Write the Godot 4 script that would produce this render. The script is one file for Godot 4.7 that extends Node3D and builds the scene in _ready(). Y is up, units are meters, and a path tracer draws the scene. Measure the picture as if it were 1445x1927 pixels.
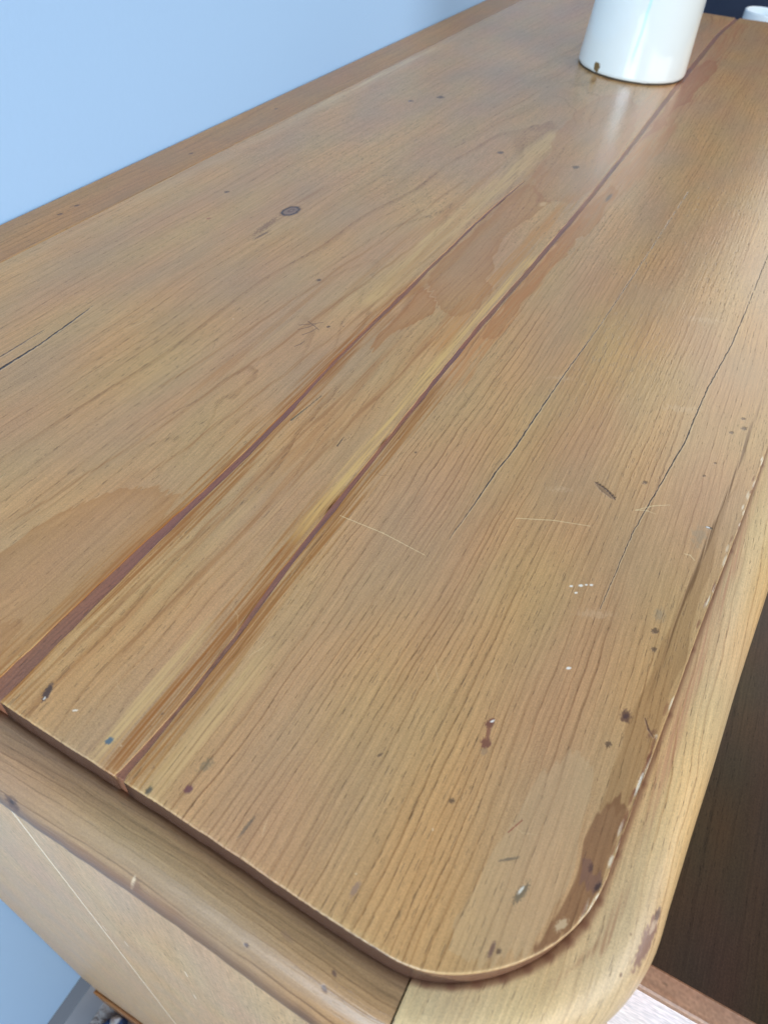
extends Node3D

const T := 1.111          # height of the chest's top above the floor
const STEP := 0.0099      # the panel stands this much proud of the edge moulding
const WALL := -0.396
const FAR := 1.245
const SPLIT := 0.45       # the boards' textures are finer on the near side of this

# ---------------------------------------------------------------- wood, as computed textures

class Wood:
	var a0 := 0.0
	var a1 := 1.0
	var c0 := 0.0
	var c1 := 1.0
	var w := 256
	var h := 256
	var p := {}
	var n := FastNoiseLite.new()
	var tab := PackedFloat32Array()
	var col := PackedByteArray()
	var hgt := PackedByteArray()
	var bands_c := []
	var bands_h := []
	const BANDS := 16

	func _init(rect: Array, size: Array, params: Dictionary) -> void:
		a0 = rect[0]; a1 = rect[1]; c0 = rect[2]; c1 = rect[3]
		w = size[0]; h = size[1]
		p = params
		n.noise_type = FastNoiseLite.TYPE_SIMPLEX_SMOOTH
		n.frequency = 1.0
		n.fractal_type = FastNoiseLite.FRACTAL_NONE
		n.seed = p.get("seed", 7)
		var r := RandomNumberGenerator.new()
		r.seed = p.get("seed", 7) * 13 + 5
		tab.resize(1024)
		for i in 1024:
			tab[i] = r.randf()
		bands_c.resize(BANDS)
		bands_h.resize(BANDS)
		var task := WorkerThreadPool.add_group_task(band, BANDS)
		WorkerThreadPool.wait_for_group_task_completion(task)
		for b in BANDS:
			col.append_array(bands_c[b])
			hgt.append_array(bands_h[b])
		bands_c.clear()
		bands_h.clear()

	func band(b: int) -> void:
		var j0 := h * b / BANDS
		var j1 := h * (b + 1) / BANDS
		var oc := PackedByteArray()
		var oh := PackedByteArray()
		oc.resize((j1 - j0) * w * 3)
		oh.resize((j1 - j0) * w)
		var sp: float = p.get("sp", 0.004)
		var zc: float = p.get("zc", -0.3)
		var y0: float = p.get("y0", 0.05)
		var slope: float = p.get("slope", 0.03)
		var wob: float = p.get("wob", 1.0)
		var con: float = p.get("con", 1.0)
		var blot: float = p.get("blot", 1.0)
		var dash: float = p.get("dash", 1.0)
		var broad: float = p.get("broad", 0.15)
		var bandf: float = p.get("bandf", 0.31)
		var jag: float = p.get("jag", 0.0)
		var near_c: float = p.get("near_c", 9.0)
		var lt: Color = p.get("light", Color8(208, 160, 108))
		var dk: Color = p.get("dark", Color8(168, 116, 68))
		var lr := lt.r8 * 1.0
		var lg := lt.g8 * 1.0
		var lb := lt.b8 * 1.0
		var dr := dk.r8 - lr
		var dg := dk.g8 - lg
		var db := dk.b8 - lb
		var k3 := 0
		var k1 := 0
		var hash := b * 7919 + 17
		for j in range(j0, j1):
			var c := c0 + (c1 - c0) * (j + 0.5) / h
			for i in w:
				var a := a0 + (a1 - a0) * (i + 0.5) / w
				var warp := n.get_noise_2d(a * 4.0, c * 9.0) * 0.006 + n.get_noise_2d(a * 17.0 + 50.0, c * 42.0) * 0.0017 + n.get_noise_2d(a * 75.0 + 9.0, c * 160.0) * 0.00020 / maxf(wob, 0.1) + n.get_noise_2d(a * 38.0 + 71.0, c * 95.0) * jag
				var b1 := n.get_noise_2d(a * 8.0 + 13.0, c * 19.0)
				var cc := c - zc + warp * wob
				var yy := y0 + slope * a + (b1 * 0.004 + warp * 0.8) * wob
				var rho := sqrt(cc * cc + yy * yy)
				var idx := rho / sp + 0.8 * n.get_noise_2d(rho * 75.0, 4.0)
				var k := int(idx)
				var t := idx - k
				var s := tab[k & 1023]
				var edge := 0.62 + 0.24 * tab[(k + 300) & 1023]
				var late := smoothstep(edge, 0.95, t) * (1.0 - smoothstep(0.965, 1.0, t))
				var fib := n.get_noise_2d(a * 60.0, c * 2300.0)
				var fib2 := n.get_noise_2d(a * 14.0 + 90.0, c * 620.0)
				var b2 := n.get_noise_2d(a * 13.0 + 77.0, c * 34.0 - 5.0)
				var i2 := idx * bandf + 0.37
				var kb := int(i2)
				var broad_m := smoothstep(0.0, 0.94, i2 - kb) * (1.0 - smoothstep(0.955, 1.0, i2 - kb)) * tab[(kb + 500) & 1023] * broad
				var m := late * (0.50 + 0.60 * s * s) * con * clampf(0.85 + 0.5 * b2 + 0.3 * b1, 0.3, 1.3) + (s - 0.5) * 0.12 * con + broad_m * clampf(0.7 + b1, 0.2, 1.2) * (1.0 - 0.75 * smoothstep(near_c * 0.4, near_c, absf(c - zc)))
				var ds := smoothstep(0.72, 0.82, n.get_noise_2d(a * 110.0 + 31.0, c * 3900.0) + 0.26 * late + 0.16 * b1 - 0.10) * dash
				hash = (hash * 1103515245 + 12345) & 0x7fffffff
				var lum := 1.0 + fib * 0.050 + fib2 * 0.042 + b1 * 0.045 * blot - ds * 0.40 + (float(hash >> 12) / 524288.0 - 0.5) * 0.16
				var pk := b2 * 5.0 * blot
				oc[k3] = clampi(int((lr + dr * m + pk) * lum), 0, 255)
				oc[k3 + 1] = clampi(int((lg + dg * m) * lum), 0, 255)
				oc[k3 + 2] = clampi(int((lb + db * m - pk * 0.3 - b1 * 6.0 * blot) * lum), 0, 255)
				oh[k1] = clampi(int(150.0 + m * 26.0 + fib * 9.0 + fib2 * 8.0 - ds * 60.0), 0, 255)
				k3 += 3
				k1 += 1
		bands_c[b] = oc
		bands_h[b] = oh

	func put(i: int, j: int, c: Color, m: float, deep: float) -> void:
		var at := j * w + i
		if m > 0.004:
			col[at * 3] = int(lerpf(col[at * 3], c.r * 255.0, m))
			col[at * 3 + 1] = int(lerpf(col[at * 3 + 1], c.g * 255.0, m))
			col[at * 3 + 2] = int(lerpf(col[at * 3 + 2], c.b * 255.0, m))

	func sink(i: int, j: int, d: float) -> void:
		var at := j * w + i
		hgt[at] = clampi(int(hgt[at] - d), 0, 255)

	# a spot: centre, half sizes along and across, turn, colour, how opaque, how deep (in 1/255 of the relief), how ragged
	func spot(a: float, c: float, ra: float, rc: float, turn: float, ink: Color, alpha := 0.9, deep := 0.0, rag := 0.5, soft := 0.5) -> void:
		var rr := maxf(ra, rc) * 1.6
		var i0 := clampi(int((a - rr - a0) / (a1 - a0) * w), 0, w)
		var i1 := clampi(int((a + rr - a0) / (a1 - a0) * w) + 1, 0, w)
		var j0 := clampi(int((c - rr - c0) / (c1 - c0) * h), 0, h)
		var j1 := clampi(int((c + rr - c0) / (c1 - c0) * h) + 1, 0, h)
		var cs := cos(turn)
		var sn := sin(turn)
		var q := 2.2 / maxf(minf(ra, rc), 0.0006)
		for j in range(j0, j1):
			var dc := c0 + (c1 - c0) * (j + 0.5) / h - c
			for i in range(i0, i1):
				var da := a0 + (a1 - a0) * (i + 0.5) / w - a
				var u := (da * cs + dc * sn) / ra
				var v := (dc * cs - da * sn) / rc
				var d := sqrt(u * u + v * v) + n.get_noise_2d(da * q * 0.5 + a * 91.0, dc * q + c * 37.0) * rag * 0.5
				var m := 1.0 - smoothstep(1.0 - soft, 1.0, d)
				if m > 0.0:
					put(i, j, ink, m * alpha, 0.0)
					if deep != 0.0:
						sink(i, j, m * deep)

	# a line through points (along, across, half width); soft = share of the half width that fades; grainy lines follow the fibres
	func line(pts: Array, ink: Color, alpha := 0.9, deep := 0.0, soft := 0.5, grain := 0.0) -> void:
		for s in pts.size() - 1:
			var p0: Vector3 = pts[s]
			var p1: Vector3 = pts[s + 1]
			var rr := maxf(p0.z, p1.z) * 1.3
			var i0 := clampi(int((minf(p0.x, p1.x) - rr * (1.0 if grain == 0.0 else 0.0) - a0) / (a1 - a0) * w), 0, w)
			var i1 := clampi(int((maxf(p0.x, p1.x) + rr * (1.0 if grain == 0.0 else 0.0) - a0) / (a1 - a0) * w) + (1 if grain == 0.0 else 0), 0, w)
			var j0 := clampi(int((minf(p0.y, p1.y) - rr - c0) / (c1 - c0) * h), 0, h)
			var j1 := clampi(int((maxf(p0.y, p1.y) + rr - c0) / (c1 - c0) * h) + 1, 0, h)
			var ex := p1.x - p0.x
			var ey := p1.y - p0.y
			var l2 := maxf(ex * ex + ey * ey, 1e-12)
			for j in range(j0, j1):
				var c := c0 + (c1 - c0) * (j + 0.5) / h
				for i in range(i0, i1):
					var a := a0 + (a1 - a0) * (i + 0.5) / w
					var f := clampf(((a - p0.x) * ex + (c - p0.y) * ey) / l2, 0.0, 1.0)
					if grain > 0.0:
						f = clampf((a - p0.x) / ex, 0.0, 1.0)
					var da := 0.0 if grain > 0.0 else a - p0.x - ex * f
					var dc := c - p0.y - ey * f
					var half := lerpf(p0.z, p1.z, f)
					var d := sqrt(da * da + dc * dc) / maxf(half, 1e-6)
					if grain > 0.0:
						d += grain * (n.get_noise_2d(a * 22.0 + 5.0, c * 520.0) + 0.7 * n.get_noise_2d(a * 9.0 + 55.0, c * 160.0))
					var m := 1.0 - smoothstep(1.0 - soft, 1.0, d)
					if grain > 0.0 and s == 0:
						m *= smoothstep(0.0, 1.0, f)
					if grain > 0.0 and s == pts.size() - 2:
						m *= 1.0 - smoothstep(0.0, 1.0, f)
					if m > 0.0:
						if grain > 0.0:
							m *= clampf(0.72 + 0.9 * n.get_noise_2d(a * 16.0 + 33.0, c * 900.0), 0.1, 1.0)
						put(i, j, ink, m * alpha, 0.0)
						if deep != 0.0:
							sink(i, j, m * deep)

	# a tongue of darker wood: sharp, slightly jagged at its boundary and fading inwards
	func figure(pts: Array, ink: Color, alpha: float, fall := 0.006, inner := 0.5) -> void:
		var lo: Vector2 = pts[0]
		var hi: Vector2 = pts[0]
		for q in pts:
			lo = lo.min(q)
			hi = hi.max(q)
		var i0 := clampi(int((lo.x - a0) / (a1 - a0) * w) - 8, 0, w)
		var i1 := clampi(int((hi.x - a0) / (a1 - a0) * w) + 8, 0, w)
		var j0 := clampi(int((lo.y - c0) / (c1 - c0) * h) - 4, 0, h)
		var j1 := clampi(int((hi.y - c0) / (c1 - c0) * h) + 4, 0, h)
		var cnt := pts.size()
		var px := PackedFloat32Array()
		var py := PackedFloat32Array()
		for q in pts:
			px.append(q.x)
			py.append(q.y)
		var soft := maxf((c1 - c0) / h * 1.2, 0.0008)
		for j in range(j0, j1):
			var c := c0 + (c1 - c0) * (j + 0.5) / h
			for i in range(i0, i1):
				var a := a0 + (a1 - a0) * (i + 0.5) / w
				var wob := n.get_noise_2d(a * 35.0, c * 60.0 + 9.0)
				var x := a + 0.0030 * n.get_noise_2d(a * 60.0 + 3.0, c * 480.0) + 0.004 * wob
				var y := c + 0.0016 * wob
				var inside := false
				var best := 1.0
				var k0 := cnt - 1
				for k in cnt:
					var ex := px[k] - px[k0]
					var ey := py[k] - py[k0]
					if (py[k] > y) != (py[k0] > y) and x < px[k0] + ex * (y - py[k0]) / ey:
						inside = not inside
					var f := clampf(((x - px[k0]) * ex + (y - py[k0]) * ey) / (ex * ex + ey * ey), 0.0, 1.0)
					var dx := (x - px[k0] - ex * f) * 0.6
					var dy := y - py[k0] - ey * f
					best = minf(best, dx * dx + dy * dy)
					k0 = k
				var d := sqrt(best)
				if inside:
					put(i, j, ink, alpha * smoothstep(0.0, soft, d) * (inner + (1.0 - inner) * exp(-d / fall)), 0.0)

	func material(rough: float, relief: float, tint := Color.WHITE) -> StandardMaterial3D:
		var m := StandardMaterial3D.new()
		m.albedo_texture = ImageTexture.create_from_image(Image.create_from_data(w, h, false, Image.FORMAT_RGB8, col))
		m.albedo_color = tint
		m.roughness = rough
		m.metallic_specular = 0.46
		m.heightmap_enabled = true
		m.heightmap_scale = relief
		m.heightmap_texture = ImageTexture.create_from_image(Image.create_from_data(w, h, false, Image.FORMAT_L8, hgt))
		return m

	func uv(a: float, c: float) -> Vector2:
		return Vector2((a - a0) / (a1 - a0), (c - c0) / (c1 - c0))

# ---------------------------------------------------------------- helpers

func named(o: Node3D, called: String, parent: Node) -> Node3D:
	o.name = called
	parent.add_child(o, true)
	return o

func thing(called: String, label: String, category: String, at := Vector3.ZERO) -> Node3D:
	var o := Node3D.new()
	named(o, called, self)
	o.position = at
	o.set_meta("label", label)
	o.set_meta("category", category)
	return o

func part(called: String, mesh: Mesh, parent: Node) -> MeshInstance3D:
	var o := MeshInstance3D.new()
	o.mesh = mesh
	named(o, called, parent)
	return o

func plain(c: Color, rough := 0.6) -> StandardMaterial3D:
	var m := StandardMaterial3D.new()
	m.albedo_color = c
	m.roughness = rough
	return m

# points of a row of values (first number of each is the position) read at x
func at_x(list: Array, x: float) -> float:
	if x <= list[0].x:
		return list[0].y
	for i in list.size() - 1:
		if x <= list[i + 1].x:
			return lerpf(list[i].y, list[i + 1].y, (x - list[i].x) / (list[i + 1].x - list[i].x))
	return list[-1].y

func smooth_path(pts: Array, step: float) -> PackedVector2Array:
	var out := PackedVector2Array()
	for i in pts.size() - 1:
		var p: Vector2 = pts[i]
		var q: Vector2 = pts[i + 1]
		var before: Vector2 = pts[maxi(i - 1, 0)]
		var after: Vector2 = pts[mini(i + 2, pts.size() - 1)]
		var cnt := maxi(1, int(ceil(p.distance_to(q) / step)))
		for k in cnt:
			out.append(p.cubic_interpolate_in_time(q, before, after, float(k) / cnt, p.distance_to(q), -before.distance_to(p), p.distance_to(q) + q.distance_to(after)))
	out.append(pts[-1])
	return out

# a board seen from above: outline in (x, z), the rounding of its top edge at each point, and a texture near and far
func board(outline: PackedVector2Array, ease: PackedFloat32Array, y: float, thick: float, near: Wood, near_m: Material, far: Wood, far_m: Material) -> ArrayMesh:
	var cnt := outline.size()
	var area := 0.0
	for i in cnt:
		area += outline[i].cross(outline[(i + 1) % cnt])
	var side := 1.0 if area > 0.0 else -1.0
	var nrm := PackedVector2Array()
	for i in cnt:
		var e0 := (outline[i] - outline[(i + cnt - 1) % cnt]).normalized()
		var e1 := (outline[(i + 1) % cnt] - outline[i]).normalized()
		var v := Vector2(e0.y, -e0.x) * side + Vector2(e1.y, -e1.x) * side
		nrm.append(v.normalized() if v.length() > 0.2 else Vector2(e0.y, -e0.x) * side)
	var cap := PackedVector2Array()
	for i in cnt:
		cap.append(outline[i] - nrm[i] * ease[i])
	var mesh := ArrayMesh.new()
	for half in 2:
		var tex := near if half == 0 else far
		var lo := -9.0 if half == 0 else SPLIT
		var hi := SPLIT if half == 0 else 9.0
		var box := PackedVector2Array([Vector2(lo, -9), Vector2(hi, -9), Vector2(hi, 9), Vector2(lo, 9)])
		var st := SurfaceTool.new()
		st.begin(Mesh.PRIMITIVE_TRIANGLES)
		for poly in Geometry2D.intersect_polygons(cap, box):
			var tri := Geometry2D.triangulate_polygon(poly)
			for k in tri.size() / 3:
				var a: Vector2 = poly[tri[k * 3]]
				var b: Vector2 = poly[tri[k * 3 + 1]]
				var c: Vector2 = poly[tri[k * 3 + 2]]
				var order := [a, b, c] if (b - a).cross(c - a) > 0.0 else [a, c, b]
				for v in order:
					st.set_normal(Vector3.UP)
					st.set_uv(tex.uv(v.x, v.y))
					st.add_vertex(Vector3(v.x, y, v.y))
		var rings := 5
		for i in cnt:
			var j := (i + 1) % cnt
			if (outline[i].x + outline[j].x) * 0.5 < lo or (outline[i].x + outline[j].x) * 0.5 >= hi:
				continue
			for k in rings + 1:
				var quad := []
				for e in [[i, k], [j, k], [j, k + 1], [i, k + 1]]:
					var f := minf(float(e[1]) / rings, 1.0) * PI * 0.5
					var r: float = ease[e[0]]
					var out2: Vector2 = nrm[e[0]]
					var pos: Vector2 = outline[e[0]] - out2 * r * (1.0 - sin(f))
					var dy := r * (1.0 - cos(f)) if e[1] <= rings else thick
					var flat := Vector3(out2.x, 0, out2.y)
					var uvp: Vector2 = outline[e[0]] + out2 * (dy - r * (1.0 - sin(f)))
					quad.append([Vector3(pos.x, y - dy, pos.y), (flat * sin(f) + Vector3.UP * cos(f)).normalized(), tex.uv(uvp.x, uvp.y)])
				emit(st, [quad[0], quad[1], quad[2]])
				emit(st, [quad[0], quad[2], quad[3]])
		# underside
		for poly in Geometry2D.intersect_polygons(outline, box):
			var tri := Geometry2D.triangulate_polygon(poly)
			for k in tri.size() / 3:
				var a: Vector2 = poly[tri[k * 3]]
				var b: Vector2 = poly[tri[k * 3 + 1]]
				var c: Vector2 = poly[tri[k * 3 + 2]]
				var order := [a, c, b] if (b - a).cross(c - a) > 0.0 else [a, b, c]
				for v in order:
					st.set_normal(Vector3.DOWN)
					st.set_uv(tex.uv(v.x, v.y))
					st.add_vertex(Vector3(v.x, y - thick, v.y))
		st.set_material(near_m if half == 0 else far_m)
		mesh = st.commit(mesh)
	return mesh

# one triangle of [point, normal, uv], wound so that its front is where its normals look
func emit(st: SurfaceTool, t: Array) -> void:
	var a: Vector3 = t[0][0]
	var b: Vector3 = t[1][0]
	var c: Vector3 = t[2][0]
	var look: Vector3 = t[0][1] + t[1][1] + t[2][1]
	var order := [0, 1, 2] if (b - a).cross(c - a).dot(look) <= 0.0 else [0, 2, 1]
	for v in order:
		st.set_normal(t[v][1])
		st.set_uv(t[v][2])
		st.add_vertex(t[v][0])

func even(list: PackedVector2Array, r: float) -> PackedFloat32Array:
	var out := PackedFloat32Array()
	out.resize(list.size())
	out.fill(r)
	return out

# a moulding swept along a path in (x, z); profile points are (share of the width, depth below the top, way round the profile)
func sweep(path: PackedVector2Array, wide: PackedFloat32Array, prof: Array, y: float, tex: Wood, m: Material, along_z: bool, fold := 9.0) -> ArrayMesh:
	var st := SurfaceTool.new()
	st.begin(Mesh.PRIMITIVE_TRIANGLES)
	var cnt := path.size()
	var grid := []
	for i in cnt:
		var e := (path[mini(i + 1, cnt - 1)] - path[maxi(i - 1, 0)]).normalized()
		var out2 := Vector2(-e.y, e.x)
		if (along_z and i == cnt - 1) or (not along_z and i == 0):
			out2 = Vector2(-1, 0)
		var row := []
		for k in prof.size():
			var q: Vector3 = prof[k]
			var pos := path[i] + out2 * q.x * wide[i]
			var q0: Vector3 = prof[maxi(k - 1, 0)]
			var q1: Vector3 = prof[mini(k + 1, prof.size() - 1)]
			var t := Vector2((q1.x - q0.x) * wide[i], -(q1.y - q0.y)).normalized()
			var nn := Vector3(out2.x * -t.y, t.x, out2.y * -t.y)
			if k == 0 or (k < prof.size() - 1 and q.z < 0.0):
				nn = Vector3(-out2.x, 0, -out2.y)
			var s: float = absf(q.z)
			var up := path[i] + out2 * s
			var a := up.y if along_z else up.x
			var c := s if along_z else up.y
			if a > fold:
				a = 2.0 * fold - a
			row.append([Vector3(pos.x, y - q.y, pos.y), nn, tex.uv(a, c)])
		grid.append(row)
	for i in cnt - 1:
		for k in prof.size() - 1:
			emit(st, [grid[i][k], grid[i + 1][k], grid[i + 1][k + 1]])
			emit(st, [grid[i][k], grid[i + 1][k + 1], grid[i][k + 1]])
	for end in [0, cnt - 1]:
		var g0: Array = grid[end]
		var e2 := (path[1] - path[0]) if end == 0 else (path[cnt - 2] - path[cnt - 1])
		for k in range(1, prof.size() - 1):
			var flat := Vector3(-e2.x, 0, -e2.y).normalized()
			emit(st, [[g0[0][0], flat, g0[0][2]], [g0[k][0], flat, g0[k][2]], [g0[k + 1][0], flat, g0[k + 1][2]]])
	st.set_material(m)
	return st.commit()

# a wooden board as a box with chamfered edges, the grain along one axis
func block(lo: Vector3, hi: Vector3, ch: float, axis: int, tex: Wood, m: Material, shift := Vector2.ZERO) -> ArrayMesh:
	var st := SurfaceTool.new()
	st.begin(Mesh.PRIMITIVE_TRIANGLES)
	var mid := (lo + hi) * 0.5
	var ext := (hi - lo) * 0.5
	var put_face := func(points: Array, nrm: Vector3):
		var c := Vector3.ZERO
		for q in points:
			c += q / points.size()
		for k in range(1, points.size() - 1):
			var tri := [points[0], points[k], points[k + 1]]
			if (tri[1] - tri[0]).cross(tri[2] - tri[0]).dot(nrm) > 0.0:
				tri = [points[0], points[k + 1], points[k]]
			for q in tri:
				var a: float = q[axis]
				var b: float = q[(axis + 1) % 3] + q[(axis + 2) % 3] * (1.0 if nrm[(axis + 2) % 3] >= 0.0 else -1.0)
				st.set_normal(nrm)
				st.set_uv(tex.uv(a, b) + shift)
				st.add_vertex(q)
	for ax in 3:
		for s in [-1.0, 1.0]:
			var u := (ax + 1) % 3
			var v := (ax + 2) % 3
			var pts := []
			for e in [[-1, -1], [1, -1], [1, 1], [-1, 1]]:
				var q := mid
				q[ax] += ext[ax] * s
				q[u] += (ext[u] - ch) * e[0]
				q[v] += (ext[v] - ch) * e[1]
				pts.append(q)
			var nn := Vector3.ZERO
			nn[ax] = s
			put_face.call(pts, nn)
			for s2 in [-1.0, 1.0]:
				var ed := []
				for e in [-1.0, 1.0]:
					var q1 := mid
					q1[ax] += ext[ax] * s
					q1[u] += (ext[u] - ch) * s2
					q1[v] += (ext[v] - ch) * e
					ed.append(q1)
				for e in [1.0, -1.0]:
					var q2 := mid
					q2[ax] += (ext[ax] - ch) * s
					q2[u] += ext[u] * s2
					q2[v] += (ext[v] - ch) * e
					ed.append(q2)
				var n2 := Vector3.ZERO
				n2[ax] = s
				n2[u] = s2
				put_face.call(ed, n2.normalized())
	for sx in [-1.0, 1.0]:
		for sy in [-1.0, 1.0]:
			for sz in [-1.0, 1.0]:
				var c3 := []
				for ax in 3:
					var q3 := mid + Vector3(sx * (ext.x - ch), sy * (ext.y - ch), sz * (ext.z - ch))
					q3[ax] += ch * [sx, sy, sz][ax]
					c3.append(q3)
				put_face.call(c3, Vector3(sx, sy, sz).normalized())
	st.set_material(m)
	return st.commit()

func lathe(prof: Array, around: int, m: Material, v0: float, v1: float) -> ArrayMesh:
	var st := SurfaceTool.new()
	st.begin(Mesh.PRIMITIVE_TRIANGLES)
	for i in around:
		for k in prof.size() - 1:
			var quad := []
			for v in [[i, k], [i, k + 1], [i + 1, k + 1], [i + 1, k]]:
				var q: Vector2 = prof[v[1]]
				var q0: Vector2 = prof[maxi(v[1] - 1, 0)]
				var q1: Vector2 = prof[mini(v[1] + 1, prof.size() - 1)]
				var t := (q1 - q0).normalized()
				var f: float = TAU * v[0] / around
				quad.append([Vector3(cos(f) * q.x, q.y, sin(f) * q.x), Vector3(cos(f) * t.y, -t.x, sin(f) * t.y), Vector2(float(v[0]) / around, (q.y - v0) / (v1 - v0))])
			emit(st, [quad[0], quad[1], quad[2]])
			emit(st, [quad[0], quad[2], quad[3]])
	st.set_material(m)
	return st.commit()

# ---------------------------------------------------------------- the scene

const INK_CRACK := Color8(54, 42, 36)
const INK_FILL := Color8(126, 84, 74)

func _ready() -> void:
	var cam := Camera3D.new()
	cam.name = "camera"
	add_child(cam)
	cam.transform = Transform3D(Basis(Vector3(0.4650869, 0.0767143, 0.88193486), Vector3(0.61974944, 0.68317089, -0.38624885), Vector3(-0.63214303, 0.72621791, 0.27019018)).orthonormalized(), Vector3(0, T + 0.22, 0))
	cam.near = 0.02
	cam.far = 60.0
	var lens := CameraAttributesPhysical.new()
	lens.frustum_focal_length = 17.02
	lens.frustum_focus_distance = 0.33
	lens.frustum_near = 0.02
	lens.frustum_far = 60.0
	lens.exposure_aperture = 12.0
	cam.attributes = lens
	cam.fov = 70.38
	cam.current = true

	var env := Environment.new()
	env.background_mode = Environment.BG_COLOR
	env.background_color = Color(0.36, 0.37, 0.39)
	env.background_energy_multiplier = 1.0
	env.tonemap_mode = Environment.TONE_MAPPER_LINEAR
	env.tonemap_exposure = 0.98
	env.sdfgi_enabled = true
	env.ssao_enabled = true
	env.ssil_enabled = true
	var we := WorldEnvironment.new()
	we.name = "environment"
	we.environment = env
	add_child(we)

	window_light("window_left", Vector3(-2.1, T + 0.95, 0.40), Vector3(0.5, T - 0.1, -0.2), Vector2(1.3, 0.9), 9.0, Color(0.82, 0.92, 1.0))
	window_light("window_front", Vector3(-0.1, T + 0.9, 2.3), Vector3(0.4, T, -0.1), Vector2(2.6, 1.4), 5.6, Color(0.97, 0.985, 1.0))


	window_light("window_right", Vector3(3.3, T + 1.6, 1.1), Vector3(0.4, T, 0.0), Vector2(2.4, 1.8), 4.2, Color(1.0, 0.97, 0.91))

	build_room()
	build_chest()
	build_crock()
	build_far_things()

func window_light(called: String, at: Vector3, to: Vector3, size: Vector2, energy: float, c: Color) -> void:
	var l := AreaLight3D.new()
	l.name = called
	add_child(l)
	l.position = at
	l.look_at_from_position(at, to)
	l.area_size = size
	l.light_energy = energy
	l.light_color = c
	l.area_range = 12.0
	l.area_attenuation = 2.0
	l.shadow_enabled = true

func build_room() -> void:
	var plaster := plain(Color8(165, 199, 235), 0.6)
	var nz := FastNoiseLite.new()
	nz.seed = 3
	nz.frequency = 0.02
	nz.fractal_octaves = 4
	var nt := ImageTexture.create_from_image(nz.get_seamless_image(512, 512))
	plaster.heightmap_enabled = true
	plaster.heightmap_texture = nt
	plaster.heightmap_scale = 0.006
	plaster.uv1_triplanar = true
	plaster.uv1_world_triplanar = true
	plaster.uv1_scale = Vector3(12, 12, 12)
	var b := BoxMesh.new()
	b.size = Vector3(7.0, 2.6, 0.12)
	b.material = plaster
	var wall := part("wall", b, self)
	wall.position = Vector3(0.5, 1.3, WALL - 0.06)
	wall.set_meta("kind", "structure")
	wall.set_meta("label", "pale blue painted wall behind the wooden chest")

	var carpet := plain(Color8(150, 142, 140), 0.95)
	carpet.heightmap_enabled = true
	carpet.heightmap_texture = nt
	carpet.heightmap_scale = 0.4
	carpet.uv1_triplanar = true
	carpet.uv1_scale = Vector3(9, 9, 9)
	var f := BoxMesh.new()
	f.size = Vector3(9.0, 0.1, 7.0)
	f.material = carpet
	var floor_o := part("floor", f, self)
	floor_o.position = Vector3(0.5, -0.05, 2.9)
	floor_o.set_meta("kind", "structure")
	floor_o.set_meta("label", "grey floor under the chest")

	var grey := plain(Color8(150, 158, 170), 0.45)
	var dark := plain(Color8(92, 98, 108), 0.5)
	var sk := Node3D.new()
	named(sk, "skirting_board", self)
	sk.set_meta("kind", "structure")
	sk.set_meta("label", "grey skirting board along the foot of the blue wall")
	var s1 := BoxMesh.new()
	s1.size = Vector3(6.9, 0.105, 0.014)
	s1.material = grey
	part("face", s1, sk).position = Vector3(0.5, 0.0527, WALL + 0.0072)
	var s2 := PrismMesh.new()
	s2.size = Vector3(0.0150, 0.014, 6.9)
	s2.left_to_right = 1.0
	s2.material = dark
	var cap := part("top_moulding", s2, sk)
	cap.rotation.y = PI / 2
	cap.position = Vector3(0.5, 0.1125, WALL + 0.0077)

# left edge of the raised panel, from the wall to where the corner begins, then round the corner and along the front
func panel_left() -> Array:
	return [Vector2(-0.3945, 0.0535), Vector2(-0.3, 0.0530), Vector2(-0.2, 0.0526), Vector2(-0.148, 0.0522), Vector2(-0.1205, 0.0516), Vector2(-0.0948, 0.0514), Vector2(-0.0775, 0.0512), Vector2(-0.0542, 0.0505), Vector2(-0.034, 0.0496)]

func panel_rest() -> Array:
	var out := [Vector2(0.0496, -0.034), Vector2(0.0492, -0.0204), Vector2(0.0491, -0.0104), Vector2(0.0495, -0.001), Vector2(0.0509, 0.0050), Vector2(0.0536, 0.0112), Vector2(0.0574, 0.0173), Vector2(0.0621, 0.0232), Vector2(0.0674, 0.0283), Vector2(0.073, 0.0326), Vector2(0.0795, 0.0363), Vector2(0.0862, 0.0389), Vector2(0.0942, 0.0407)]
	out += [Vector2(0.1098, 0.0418), Vector2(0.1363, 0.0436), Vector2(0.1664, 0.0458), Vector2(0.199, 0.0478), Vector2(0.26, 0.0525), Vector2(0.3271, 0.0566), Vector2(0.45, 0.0605), Vector2(0.7, 0.064), Vector2(1.0, 0.0655), Vector2(1.272, 0.066)]
	return out

func seam_b() -> Array:
	return [Vector2(0.0500, -0.0986), Vector2(0.0763, -0.0976), Vector2(0.1051, -0.0979), Vector2(0.139, -0.1000), Vector2(0.1791, -0.1009), Vector2(0.2171, -0.1014), Vector2(0.274, -0.1022), Vector2(0.3487, -0.1028), Vector2(0.4284, -0.1014), Vector2(0.5413, -0.1008), Vector2(0.6672, -0.1018), Vector2(0.9333, -0.1062), Vector2(1.1406, -0.1080), Vector2(1.262, -0.1020)]

func seam_a() -> Array:
	return [Vector2(0.0500, -0.1514), Vector2(0.0908, -0.1513), Vector2(0.1245, -0.1515), Vector2(0.1562, -0.1507), Vector2(0.1888, -0.1501), Vector2(0.2262, -0.1508), Vector2(0.2666, -0.1529), Vector2(0.3135, -0.1537), Vector2(0.3524, -0.1535), Vector2(0.3828, -0.1542), Vector2(0.4222, -0.1540), Vector2(0.4588, -0.1545), Vector2(0.5058, -0.1536), Vector2(0.5509, -0.1518)]

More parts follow.
